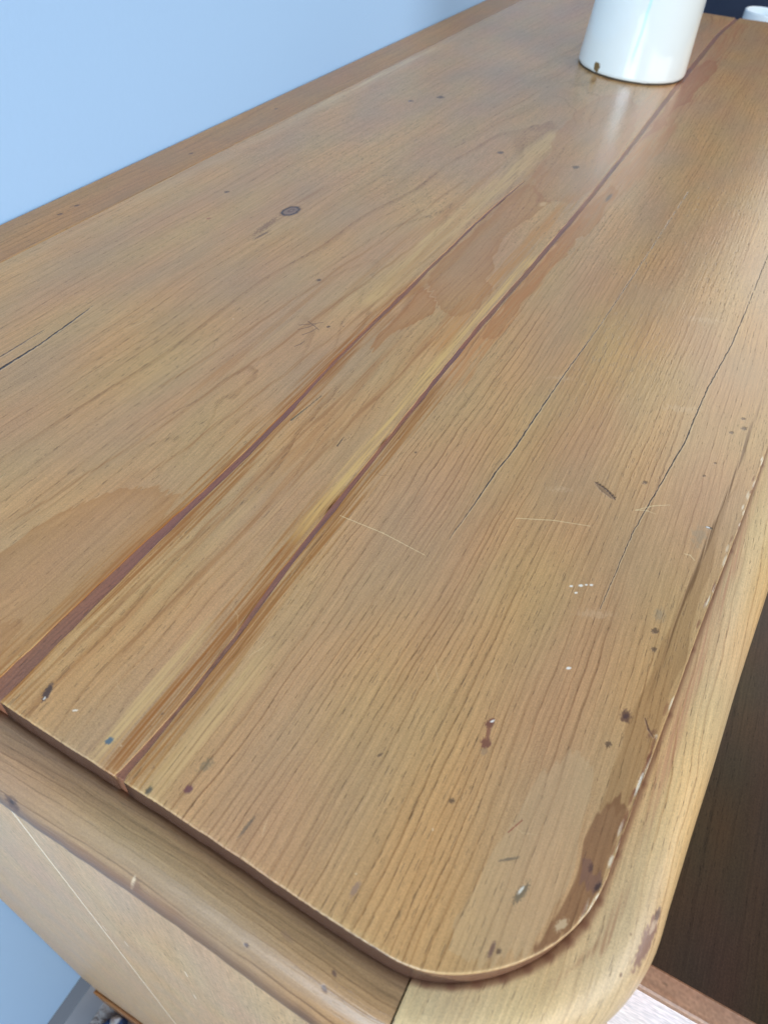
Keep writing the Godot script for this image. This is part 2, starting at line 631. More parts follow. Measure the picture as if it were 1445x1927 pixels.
const WIDTH_A := [Vector2(0.05, 0.00346), Vector2(0.09, 0.00302), Vector2(0.125, 0.00227), Vector2(0.156, 0.00151), Vector2(0.226, 0.00120), Vector2(0.266, 0.00072), Vector2(0.31, 0.00096), Vector2(0.352, 0.00128), Vector2(0.42, 0.00096), Vector2(0.51, 0.00064), Vector2(0.551, 0.00032)]
const WIDTH_B := [Vector2(0.05, 0.00147), Vector2(0.06, 0.00101), Vector2(0.076, 0.00074), Vector2(0.105, 0.00083), Vector2(0.139, 0.00110), Vector2(0.175, 0.00101), Vector2(0.18, 0.00156), Vector2(0.19, 0.00110), Vector2(0.217, 0.00088), Vector2(0.274, 0.00104), Vector2(0.349, 0.00136), Vector2(0.43, 0.00136), Vector2(0.54, 0.00160), Vector2(0.667, 0.00150), Vector2(0.93, 0.00265), Vector2(1.26, 0.00259)]

# (along, across, half width) along a seam, moved sideways
func band_on(seam: Array, from: float, to: float, off: float, half0: float, half1: float, step := 0.02) -> Array:
	var out := []
	var x := from
	while x <= to + 1e-6:
		out.append(Vector3(x, at_x(seam, x) + off, lerpf(half0, half1, (x - from) / (to - from))))
		x += step
	return out

func seam_edge(seam: Array, width: Array, side: float, from: float, to: float, step: float) -> PackedVector2Array:
	var nz := FastNoiseLite.new()
	nz.frequency = 1.0
	nz.seed = 21 + int(side)
	var out := PackedVector2Array()
	var x := from
	while x < to:
		out.append(Vector2(x, at_x(seam, x) + side * (at_x(width, x) + nz.get_noise_2d(x * 90.0, 3.0) * 0.00045 + nz.get_noise_2d(x * 260.0, 7.0) * 0.0003)))
		x += step
	out.append(Vector2(to, at_x(seam, to) + side * at_x(width, to)))
	return out

func left_edge(z0: float, z1: float) -> PackedVector2Array:
	var nz := FastNoiseLite.new()
	nz.frequency = 1.0
	nz.seed = 5
	var out := PackedVector2Array()
	var cnt := maxi(2, int((z1 - z0) / 0.003))
	for i in cnt + 1:
		var z := lerpf(z0, z1, float(i) / cnt)
		out.append(Vector2(at_x(panel_left(), z) + nz.get_noise_2d(z * 110.0, 1.0) * 0.0003, z))
	return out

func far_x(z: float) -> float:
	return at_x([Vector2(-0.4, 1.241), Vector2(-0.16, 1.2445), Vector2(-0.0636, 1.268), Vector2(0.07, 1.272)], z)

func build_chest() -> void:
	var chest := thing("chest_of_drawers", "long old pine chest with crack-filled moulded top and one drawer pulled out", "chest of drawers")
	var edge := smooth_path(panel_rest(), 0.003)

	# --- textures of the three boards of the top
	var rear_p := {"seed": 11, "sp": 0.0050, "zc": -0.185, "y0": 0.016, "slope": 0.06, "wob": 0.7, "con": 0.33, "broad": 0.18, "bandf": 0.36, "jag": 0.0004, "near_c": 0.09, "blot": 1.0, "dash": 0.6, "light": Color8(184, 141, 95), "dark": Color8(134, 91, 53)}
	var front_p := {"seed": 29, "sp": 0.0025, "zc": -0.27, "y0": 0.08, "slope": 0.02, "wob": 0.32, "con": 0.50, "broad": 0.05, "bandf": 0.27, "blot": 0.9, "dash": 0.75, "light": Color8(185, 142, 97), "dark": Color8(114, 76, 45)}
	var strip_p := {"seed": 41, "sp": 0.0040, "zc": -0.5, "y0": 0.03, "slope": 0.02, "wob": 0.6, "con": 0.5, "blot": 1.0, "dash": 0.5, "light": Color8(172, 127, 82), "dark": Color8(136, 92, 53)}
	var rear_near := Wood.new([0.034, SPLIT + 0.001, -0.362, -0.094], [2048, 1024], rear_p)
	var rear_far := Wood.new([SPLIT - 0.001, 1.28, -0.362, -0.094], [1024, 512], rear_p)
	var front_near := Wood.new([0.034, SPLIT + 0.001, -0.107, 0.078], [2048, 1024], front_p)
	var front_far := Wood.new([SPLIT - 0.001, 1.28, -0.112, 0.083], [1024, 512], front_p)
	var strip_near := Wood.new([0.034, SPLIT + 0.001, -0.398, -0.355], [1024, 128], strip_p)
	var strip_far := Wood.new([SPLIT - 0.001, 1.28, -0.398, -0.355], [1024, 128], strip_p)
	for t in [rear_near, rear_far]:
		mark_rear(t)
	for t in [front_near, front_far]:
		mark_front(t, edge)
	for t in [strip_near, strip_far]:
		t.line([Vector3(0.04, -0.362, 0.0042), Vector3(1.28, -0.362, 0.0042)], Color8(150, 92, 56), 0.35, 0.0, 0.8, 0.4)
		for s in [Vector2(0.4387, -0.3741), Vector2(0.3266, -0.3775), Vector2(0.3116, -0.3771), Vector2(0.5581, -0.3785)]:
			t.spot(s.x, s.y, 0.0026, 0.0013, 0.2, Color8(88, 62, 50), 0.8, 40.0)
		t.line([Vector3(0.04, -0.2, 0.0), Vector3(0.0528, -0.3945, 0.0), Vector3(0.0528, -0.355, 0.0)], INK_FILL, 0.0)
	var rear_m := [rear_near.material(0.25, 0.03), rear_far.material(0.25, 0.03)]
	var front_m := [front_near.material(0.25, 0.035), front_far.material(0.25, 0.035)]
	var strip_m := [strip_near.material(0.42, 0.04), strip_far.material(0.40, 0.04)]

	# --- the boards themselves
	var joint := -0.3590
	var ol := left_edge(-0.3945, joint - 0.0003)
	var ez := even(ol, 0.0014)
	ol.append_array(PackedVector2Array([Vector2(0.6, joint - 0.0012), Vector2(far_x(joint), joint), Vector2(far_x(-0.3945), -0.3945)]))
	ez.append_array(PackedFloat32Array([0.0005, 0.0008, 0.0008]))
	part("top_board", board(ol, ez, T - 0.0003, 0.02, strip_near, strip_m[0], strip_far, strip_m[1]), chest)

	ol = left_edge(joint + 0.0003, at_x(seam_a(), 0.05) - 0.0034)
	ez = even(ol, 0.0006)
	var notch := seam_edge(seam_a(), WIDTH_A, -1.0, 0.054, 0.5505, 0.006)
	notch.append(Vector2(0.556, -0.1516))
	var back := seam_edge(seam_a(), WIDTH_A, 1.0, 0.054, 0.5505, 0.006)
	back.reverse()
	notch.append_array(back)
	ol.append_array(notch)
	ez.append_array(even(notch, 0.0003))
	var lower := left_edge(at_x(seam_a(), 0.05) + 0.0034, at_x(seam_b(), 0.05) - 0.0018)
	ol.append_array(lower)
	ez.append_array(even(lower, 0.0006))
	var b_up := seam_edge(seam_b(), WIDTH_B, -1.0, 0.054, 1.255, 0.008)
	ol.append_array(b_up)
	ez.append_array(even(b_up, 0.0003))
	ol.append_array(PackedVector2Array([Vector2(far_x(-0.16), -0.16), Vector2(far_x(joint), joint), Vector2(0.6, joint - 0.0006)]))
	ez.append_array(PackedFloat32Array([0.0008, 0.0008, 0.0005]))
	var rear := part("top_board", board(ol, ez, T, 0.02, rear_near, rear_m[0], rear_far, rear_m[1]), chest)

	ol = left_edge(at_x(seam_b(), 0.05) + 0.0018, -0.035)
	ez = even(ol, 0.0006)
	ol.append_array(edge)
	for q in edge:
		ez.append(lerpf(0.0006, 0.0004, smoothstep(0.06, 0.1, q.x)))
	ol.append(Vector2(far_x(-0.0636), -0.0636))
	ez.append(0.0008)
	var b_down := seam_edge(seam_b(), WIDTH_B, 1.0, 0.054, 1.258, 0.008)
	b_down.reverse()
	ol.append_array(b_down)
	ez.append_array(even(b_down, 0.0003))
	var front := part("top_board", board(ol, ez, T, 0.02, front_near, front_m[0], front_far, front_m[1]), chest)

	# --- filler in the crack of the rear board and in the joint
	var fill_w := Wood.new([0.0, 0.32, -0.155, -0.09], [1024, 256], {"seed": 61, "sp": 0.0022, "zc": -0.5, "y0": 0.02, "slope": 0.01, "wob": 1.0, "con": 0.5, "blot": 1.6, "dash": 0.6, "light": Color8(140, 90, 68), "dark": Color8(100, 60, 44)})
	var fill_m := fill_w.material(0.33, 0.09)
	for s in 2:
		var seam := seam_a() if s == 0 else seam_b()
		var wide: Array = WIDTH_A if s == 0 else WIDTH_B
		var ext := []
		for v in wide:
			ext.append(Vector2(v.x, v.y + 0.0005))
		var x1 := 0.5535 if s == 0 else 1.25
		var fo := PackedVector2Array([Vector2(at_x(panel_left(), seam[0].y) + 0.0004, seam[0].y + ext[0].y), Vector2(at_x(panel_left(), seam[0].y) + 0.0004, seam[0].y - ext[0].y)])
		fo.append_array(seam_edge(seam, ext, -1.0, 0.055, x1, 0.006))
		var lowside := seam_edge(seam, ext, 1.0, 0.055, x1, 0.006)
		lowside.reverse()
		fo.append_array(lowside)
		part("filler_strip", board(fo, even(fo, 0.0002), T - 0.00035, 0.012, fill_w, fill_m, fill_w, fill_m), rear if s == 0 else front)

	# --- edge mouldings: one along the left end, one round the corner and along the front
	var prof := [Vector3(-0.06, STEP + 0.0040, -0.0), Vector3(-0.05, STEP + 0.0010, 0.0)]
	for k in 5:
		prof.append(Vector3(0.05 + 0.30 * k / 4.0, STEP + 0.0002 * k * k / 16.0, (0.05 + 0.30 * k / 4.0) * 0.021))
	for k in range(1, 11):
		var f := PI * 0.5 * k / 10.0
		prof.append(Vector3(0.35 + 0.65 * sin(f), STEP + 0.0002 + 0.0150 * (1.0 - cos(f)), 0.0074 + 0.0205 * k / 10.0))
	for k in range(1, 5):
		var f := PI * 0.5 * k / 4.0
		prof.append(Vector3(1.0 - 0.12 * (1.0 - cos(f)), STEP + 0.0152 + 0.0034 * sin(f), 0.0279 + 0.004 * k / 4.0))
	prof.append(Vector3(-0.8, STEP + 0.0187, 0.045))
	prof.append(Vector3(-0.8, 0.0204, 0.046))
	var mould_left := Wood.new([-0.40, 0.02, 0.0, 0.05], [1536, 384], {"seed": 73, "sp": 0.0034, "zc": -0.07, "y0": 0.03, "slope": 0.03, "wob": 0.5, "con": 0.75, "blot": 1.2, "dash": 0.3, "light": Color8(158, 120, 83), "dark": Color8(112, 78, 50)})
	var mould_front := Wood.new([0.012, 0.46, -0.01, 0.12], [2048, 768], {"seed": 83, "sp": 0.0030, "zc": -0.16, "y0": 0.06, "slope": 0.04, "wob": 0.7, "con": 0.45, "blot": 1.2, "dash": 0.7, "light": Color8(202, 168, 122), "dark": Color8(152, 114, 74)})
	mark_mouldings(mould_left, mould_front)
	var lp := left_edge(-0.3945, -0.034)
	var arc := PackedVector2Array()
	var rest := PackedVector2Array()
	for q in edge:
		if q.y < 0.0008 and q.x < 0.06:
			arc.append(q)
		elif q.x < 1.2715:
			rest.append(q)
	for k in range(1, arc.size()):
		lp.append(arc[k])
	lp.append(Vector2(0.0497, 0.0018))
	var off := PackedVector2Array([Vector2(0.0498, 0.0023)])
	off.append_array(rest.slice(1 if rest[0].y < 0.0035 else 0))
	var wl := PackedFloat32Array()
	for q in lp:
		wl.append(0.0194)
	var wf := PackedFloat32Array()
	for q in off:
		wf.append(lerpf(0.0194, 0.0236, smoothstep(0.05, 0.1, q.x)))
	part("edge_moulding", sweep(lp, wl, prof, T, mould_left, mould_left.material(0.36, 0.05), true), chest)
	part("edge_moulding", sweep(off, wf, prof, T, mould_front, mould_front.material(0.34, 0.05), false, SPLIT), chest)

	# --- carcass
	var side_w := Wood.new([0.0, 1.1, -0.4, 0.5], [2048, 1024], {"seed": 97, "sp": 0.0060, "zc": -0.30, "y0": 0.02, "slope": 0.02, "wob": 1.2, "con": 0.3, "blot": 0.7, "dash": 0.4, "light": Color8(190, 152, 114), "dark": Color8(160, 120, 84)})
	for k in 60:
		var rr := side_w.tab[k] * 0.9
		side_w.line([Vector3(rr, -0.38 + side_w.tab[k + 100] * 0.4, 0.0003), Vector3(rr + 0.012, -0.38 + side_w.tab[k + 100] * 0.4, 0.0004)], Color8(238, 226, 210), 0.7, -20.0)
	var side_m := side_w.material(0.42, 0.04)
	side_m.metallic_specular = 0.3
	var top_y := T - 0.029
	var sd := part("side_board", block(Vector3(0.0418, 0.0, -0.1690), Vector3(0.060, top_y, 0.058), 0.0012, 1, side_w, side_m), chest)
	part("side_board", block(Vector3(0.0420, 0.0, -0.3945), Vector3(0.060, top_y, -0.1704), 0.0012, 1, side_w, side_m, Vector2(0.3, 0.37)), chest)
	part("joint_highlight", block(Vector3(0.0417, 0.07, -0.1702), Vector3(0.050, top_y, -0.1692), 0.0002, 1, side_w, plain(Color8(226, 204, 176), 0.35)), sd)  # pale strip whose colour stands in for the highlight along the joint
	part("plinth", block(Vector3(0.0372, 0.0, -0.3948), Vector3(0.0416, 0.0735, 0.064), 0.0012, 2, mould_left, mould_left_plain(mould_left)), chest)
	var deal := side_w
	var deal_m := side_m
	part("side_board", block(Vector3(1.225, 0.0, -0.3945), Vector3(1.243, top_y, 0.058), 0.0012, 1, deal, deal_m), chest)
	part("back_board", block(Vector3(0.0605, 0.02, -0.3940), Vector3(1.2245, top_y, -0.386), 0.001, 0, deal, deal_m), chest)
	part("front_rail", block(Vector3(0.0605, T - 0.073, 0.034), Vector3(1.2245, top_y, 0.0575), 0.001, 0, deal, deal_m), chest)
	part("front_post", block(Vector3(0.0605, 0.0, 0.034), Vector3(0.0985, T - 0.0735, 0.0575), 0.001, 1, deal, deal_m), chest)
	part("front_post", block(Vector3(1.186, 0.0, 0.034), Vector3(1.2245, T - 0.0735, 0.0575), 0.001, 1, deal, deal_m), chest)
	part("front_rail", block(Vector3(0.099, T - 0.262, 0.034), Vector3(1.1855, T - 0.240, 0.0575), 0.001, 0, deal, deal_m), chest)
	part("front_panel", block(Vector3(0.099, 0.0, 0.030), Vector3(1.1855, T - 0.2625, 0.0540), 0.001, 0, deal, deal_m), chest)

	# --- the drawer, pulled out
	var dr := Node3D.new()
	named(dr, "drawer", chest)
	var drawer_w := Wood.new([-0.3, 0.5, -0.2, 0.2], [1024, 512], {"seed": 113, "sp": 0.005, "zc": -0.4, "y0": 0.03, "slope": 0.02, "wob": 0.8, "con": 0.6, "blot": 1.0, "dash": 0.5, "light": Color8(190, 156, 128), "dark": Color8(158, 120, 92)})
	var lit_side_w := Wood.new([-0.3, 0.5, 0.7, 1.2], [512, 512], {"seed": 131, "sp": 0.007, "zc": -0.4, "y0": 0.03, "slope": 0.02, "wob": 0.6, "con": 0.5, "blot": 0.6, "dash": 0.2, "light": Color8(236, 214, 202), "dark": Color8(216, 188, 172)})  # drawer side paled: the light falling on its face is in the colour
	var pale_m := drawer_w.material(0.42, 0.05)
	var inner_w := Wood.new([0.0, 1.2, -0.1, 0.4], [2048, 1024], {"seed": 127, "sp": 0.0085, "zc": -0.7, "y0": 0.03, "slope": 0.02, "wob": 0.3, "con": 0.5, "blot": 1.4, "dash": 0.5, "light": Color8(98, 79, 63), "dark": Color8(72, 55, 43)})  # inside of the drawer: its shade is put into this darker wood
	var inner_m := inner_w.material(0.6, 0.05)
	var ty := T - 0.0836
	part("drawer_edge", block(Vector3(0.1036, ty - 0.0050, -0.10), Vector3(0.1130, ty, 0.33), 0.0008, 2, drawer_w, drawer_w.material(0.5, 0.05, Color8(226, 206, 196))), dr)
	part("drawer_side", block(Vector3(0.1037, ty - 0.135, -0.10), Vector3(0.1129, ty - 0.0051, 0.33), 0.0002, 2, lit_side_w, lit_side_w.material(0.5, 0.03)), dr)
	part("drawer_side", block(Vector3(1.172, ty - 0.135, -0.10), Vector3(1.1814, ty, 0.33), 0.0010, 2, drawer_w, pale_m), dr)
	part("drawer_bottom", block(Vector3(0.1132, ty - 0.130, -0.0995), Vector3(1.1718, ty - 0.122, 0.3295), 0.0008, 0, inner_w, inner_m), dr)
	part("drawer_back", block(Vector3(0.1132, ty - 0.1215, -0.0995), Vector3(1.1718, ty - 0.012, -0.0900), 0.0008, 0, inner_w, inner_m), dr)
	part("drawer_front", block(Vector3(0.1005, ty - 0.150, 0.3305), Vector3(1.1845, ty + 0.006, 0.3525), 0.0015, 0, deal, deal_m), dr)

func mould_left_plain(tex: Wood) -> Material:
	return tex.material(0.4, 0.05, Color8(236, 214, 190))

func mark_rear(t: Wood) -> void:
	var sa := seam_a()
	var sb := seam_b()
	# resin-stained wood beside the crack and the joint, pale sapwood streaks
	t.line(band_on(sa, 0.04, 0.38, 0.0, 0.0105, 0.0065), Color8(152, 92, 36), 0.85, 0.0, 0.8, 0.45)
	t.line(band_on(sa, 0.34, 0.60, 0.004, 0.008, 0.010), Color8(178, 122, 66), 0.62, 0.0, 0.8, 0.5)
	t.line(band_on(sb, 0.04, 0.20, -0.004, 0.006, 0.006), Color8(150, 88, 32), 0.85, 0.0, 0.8, 0.45)
	t.line(band_on(sb, 0.15, 0.46, -0.005, 0.0035, 0.004), Color8(212, 168, 100), 0.85, 0.0, 0.7, 0.4)
	t.line(band_on(sb, 0.04, 0.13, -0.011, 0.004, 0.004), Color8(206, 166, 108), 0.80, 0.0, 0.7, 0.4)
	t.line(band_on(sb, 0.30, 0.56, -0.013, 0.006, 0.006), Color8(186, 124, 62), 0.70, 0.0, 0.7, 0.5)
	t.line(band_on(sa, 0.32, 0.68, -0.012, 0.009, 0.012), Color8(206, 166, 106), 0.80, 0.0, 0.8, 0.4)
	t.line(band_on(sb, 0.62, 1.24, -0.010, 0.012, 0.014), Color8(194, 134, 88), 0.62, 0.0, 0.8, 0.4)
	# darker summer wood running out in jagged tongues
	t.figure([Vector2(0.034, -0.192), Vector2(0.0961, -0.1954), Vector2(0.1114, -0.1951), Vector2(0.1244, -0.1915), Vector2(0.1405, -0.1843), Vector2(0.1488, -0.1763), Vector2(0.1513, -0.1765), Vector2(0.1517, -0.1718), Vector2(0.1564, -0.1702), Vector2(0.1560, -0.1637), Vector2(0.1492, -0.1574), Vector2(0.1329, -0.1535), Vector2(0.1052, -0.1535), Vector2(0.0577, -0.1555), Vector2(0.034, -0.157)], Color8(166, 110, 58), 0.52, 0.0060, 0.32)
	t.figure([Vector2(0.034, -0.176), Vector2(0.0756, -0.1732), Vector2(0.0766, -0.1680), Vector2(0.0742, -0.1647), Vector2(0.0699, -0.1634), Vector2(0.0672, -0.1598), Vector2(0.034, -0.158)], Color8(150, 98, 52), 0.37, 0.0030, 0.29)
	t.figure([Vector2(0.2918, -0.1451), Vector2(0.3250, -0.1464), Vector2(0.3514, -0.1478), Vector2(0.3670, -0.1484), Vector2(0.3652, -0.1406), Vector2(0.3568, -0.1322), Vector2(0.3430, -0.1301), Vector2(0.3271, -0.1341), Vector2(0.3141, -0.1391), Vector2(0.2891, -0.1404)], Color8(164, 102, 48), 0.67, 0.0037, 0.43)
	t.figure([Vector2(0.3793, -0.1526), Vector2(0.4237, -0.1508), Vector2(0.4785, -0.1508), Vector2(0.5453, -0.1497), Vector2(0.5500, -0.1408), Vector2(0.5326, -0.1305), Vector2(0.5311, -0.1209), Vector2(0.5121, -0.1245), Vector2(0.4962, -0.1249), Vector2(0.4775, -0.1298), Vector2(0.4523, -0.1317), Vector2(0.4295, -0.1264), Vector2(0.4050, -0.1202), Vector2(0.3910, -0.1128), Vector2(0.3644, -0.1095), Vector2(0.3441, -0.1190), Vector2(0.3568, -0.1322), Vector2(0.3669, -0.1413)], Color8(160, 104, 54), 0.60, 0.0037, 0.40)
	t.figure([Vector2(0.5669, -0.1502), Vector2(0.6167, -0.1542), Vector2(0.6703, -0.1652), Vector2(0.6872, -0.1644), Vector2(0.7424, -0.1668), Vector2(0.7952, -0.1614), Vector2(0.8228, -0.1421), Vector2(0.7902, -0.1231), Vector2(0.7080, -0.1074), Vector2(0.6293, -0.1049), Vector2(0.5669, -0.1042), Vector2(0.5350, -0.1087), Vector2(0.5324, -0.1221), Vector2(0.5188, -0.1297)], Color8(168, 110, 68), 0.46, 0.0045, 0.36)
	t.spot(0.5225, -0.1265, 0.0060, 0.0028, 0.1, Color8(206, 164, 112), 0.8, 0.0, 0.3)
	# pale streak beside the rear joint
	t.line([Vector3(0.04, -0.352, 0.006), Vector3(0.6, -0.351, 0.007), Vector3(1.28, -0.349, 0.009)], Color8(214, 178, 132), 0.35, 0.0, 0.8, 0.4)
	t.line([Vector3(0.44, -0.355, 0.0025), Vector3(0.7, -0.354, 0.0035), Vector3(0.95, -0.352, 0.003)], Color8(226, 196, 144), 0.5, 0.0, 0.6, 0.4)
	for q in [Vector3(0.30, -0.121, 0.0022), Vector3(0.24, -0.133, 0.0026), Vector3(0.17, -0.126, 0.0020), Vector3(0.13, -0.137, 0.0024), Vector3(0.42, -0.166, 0.0030), Vector3(0.35, -0.182, 0.0026), Vector3(0.27, -0.196, 0.0024), Vector3(0.50, -0.178, 0.0034)]:
		t.line([Vector3(q.x - 0.10, q.y - 0.002, q.z), Vector3(q.x - 0.03, q.y + 0.0012, q.z * 1.3), Vector3(q.x + 0.04, q.y, q.z), Vector3(q.x + 0.11, q.y - 0.0015, q.z)], Color8(168, 112, 62), 0.42, 0.0, 0.55, 0.5)
		t.line([Vector3(q.x - 0.08, q.y + 0.0045, q.z), Vector3(q.x + 0.01, q.y + 0.0058, q.z), Vector3(q.x + 0.10, q.y + 0.0040, q.z)], Color8(212, 168, 112), 0.35, 0.0, 0.8, 0.5)
	for q in [[0.150, -0.178, 0.30, -0.1605, 0.44, -0.1600], [0.10, -0.204, 0.26, -0.182, 0.42, -0.1745], [0.20, -0.212, 0.36, -0.196, 0.54, -0.1880], [0.08, -0.128, 0.20, -0.122, 0.34, -0.1185], [0.07, -0.143, 0.17, -0.1365, 0.29, -0.1345]]:
		var ring := []
		for k in 25:
			var f := k / 24.0
			var v := Vector2(q[0], q[1]).lerp(Vector2(q[2], q[3]), f).lerp(Vector2(q[2], q[3]).lerp(Vector2(q[4], q[5]), f), f)
			ring.append(Vector3(v.x, v.y + 0.0012 * t.n.get_noise_2d(v.x * 26.0, q[1] * 90.0) + 0.0005 * t.n.get_noise_2d(v.x * 90.0, q[1] * 70.0), 0.0014))
		t.line(ring, Color8(150, 100, 56), 0.55, 0.0, 0.85, 0.3)
	# the knot and its flame
	var kx := 0.4029
	var kz := -0.2641
	t.spot(kx - 0.028, kz - 0.001, 0.022, 0.0032, -0.06, Color8(120, 84, 58), 0.55, 0.0, 0.9, 0.8)
	t.spot(kx - 0.040, kz + 0.004, 0.010, 0.0012, 0.1, Color8(92, 66, 50), 0.6, 10.0, 0.7)
	t.spot(kx + 0.03, kz - 0.002, 0.030, 0.0025, 0.05, Color8(150, 104, 68), 0.5, 0.0, 0.9, 0.8)
	t.spot(kx, kz, 0.0112, 0.0068, 0.1, Color8(134, 96, 66), 0.7, 0.0, 0.25, 0.45)
	t.spot(kx, kz, 0.0092, 0.0054, 0.1, Color8(62, 46, 40), 0.95, 30.0, 0.15, 0.25)
	t.spot(kx, kz, 0.0076, 0.0042, 0.1, Color8(140, 108, 88), 0.95, 0.0, 0.18, 0.3)
	t.spot(kx + 0.001, kz, 0.0046, 0.0022, 0.1, Color8(104, 76, 62), 0.8, 0.0, 0.3, 0.5)
	t.spot(kx + 0.001, kz, 0.0020, 0.0009, 0.1, Color8(150, 118, 96), 0.8, 0.0, 0.3, 0.5)
	# splits at the left
	split(t, [Vector3(0.13, -0.2836, 0.0011), Vector3(0.1767, -0.2826, 0.0008), Vector3(0.2019, -0.2826, 0.0005), Vector3(0.2252, -0.2846, 0.0005), Vector3(0.2452, -0.2867, 0.0001)], INK_CRACK, 0.85, 90.0)
	split(t, [Vector3(0.15, -0.2892, 0.0006), Vector3(0.1837, -0.2901, 0.0005), Vector3(0.2146, -0.2903, 0.0002)], Color8(84, 64, 52), 0.7, 50.0)
	t.line([Vector3(0.2205, -0.1462, 0.0006), Vector3(0.2280, -0.1455, 0.0004), Vector3(0.2345, -0.1448, 0.0002), Vector3(0.2439, -0.1439, 0.0003)], Color8(84, 76, 56), 0.75, 60.0)
	t.line([Vector3(0.2165, -0.1190, 0.0004), Vector3(0.2235, -0.1196, 0.0002)], INK_CRACK, 0.7, 30.0)
	# scribbled scratches
	for s in [[0.286, -0.1840, 0.296, -0.1790], [0.290, -0.1860, 0.300, -0.1765], [0.283, -0.1795, 0.293, -0.1765], [0.296, -0.1840, 0.292, -0.1745], [0.272, -0.1770, 0.279, -0.1755]]:
		t.line([Vector3(s[0], s[1], 0.0003), Vector3((s[0] + s[2]) * 0.5, (s[1] + s[3]) * 0.5 + 0.0006, 0.0003), Vector3(s[2], s[3], 0.0002)], Color8(80, 60, 50), 0.7, 30.0)
	# spots and chips
	for s in [[0.401, -0.3145, 0.0016], [0.3369, -0.202, 0.0014], [0.2976, -0.172, 0.0010], [0.6816, -0.2814, 0.0034], [0.6537, -0.2982, 0.0024], [0.5937, -0.1873, 0.0026], [0.6046, -0.1273, 0.0030]]:
		t.spot(s[0], s[1], s[2] * 1.5, s[2], 0.3, Color8(86, 64, 50), 0.8, 40.0, 0.7)
	t.spot(0.3619, -0.3001, 0.0022, 0.0012, 0.4, Color8(150, 84, 58), 0.7)
	t.spot(0.0621, -0.1376, 0.0042, 0.0014, -0.35, Color8(78, 58, 48), 0.9, 70.0, 0.5)
	t.spot(0.0600, -0.1368, 0.0008, 0.0004, -0.3, Color8(236, 224, 206), 0.9)
	t.spot(0.0592, -0.1092, 0.0017, 0.0013, 0.3, Color8(84, 98, 108), 0.9, 30.0, 0.4)
	t.spot(0.0617, -0.1255, 0.0012, 0.0004, 1.0, Color8(238, 222, 200), 0.9)
	scuffs(t, 900, 14, 0.0003)
	end_edge(t)

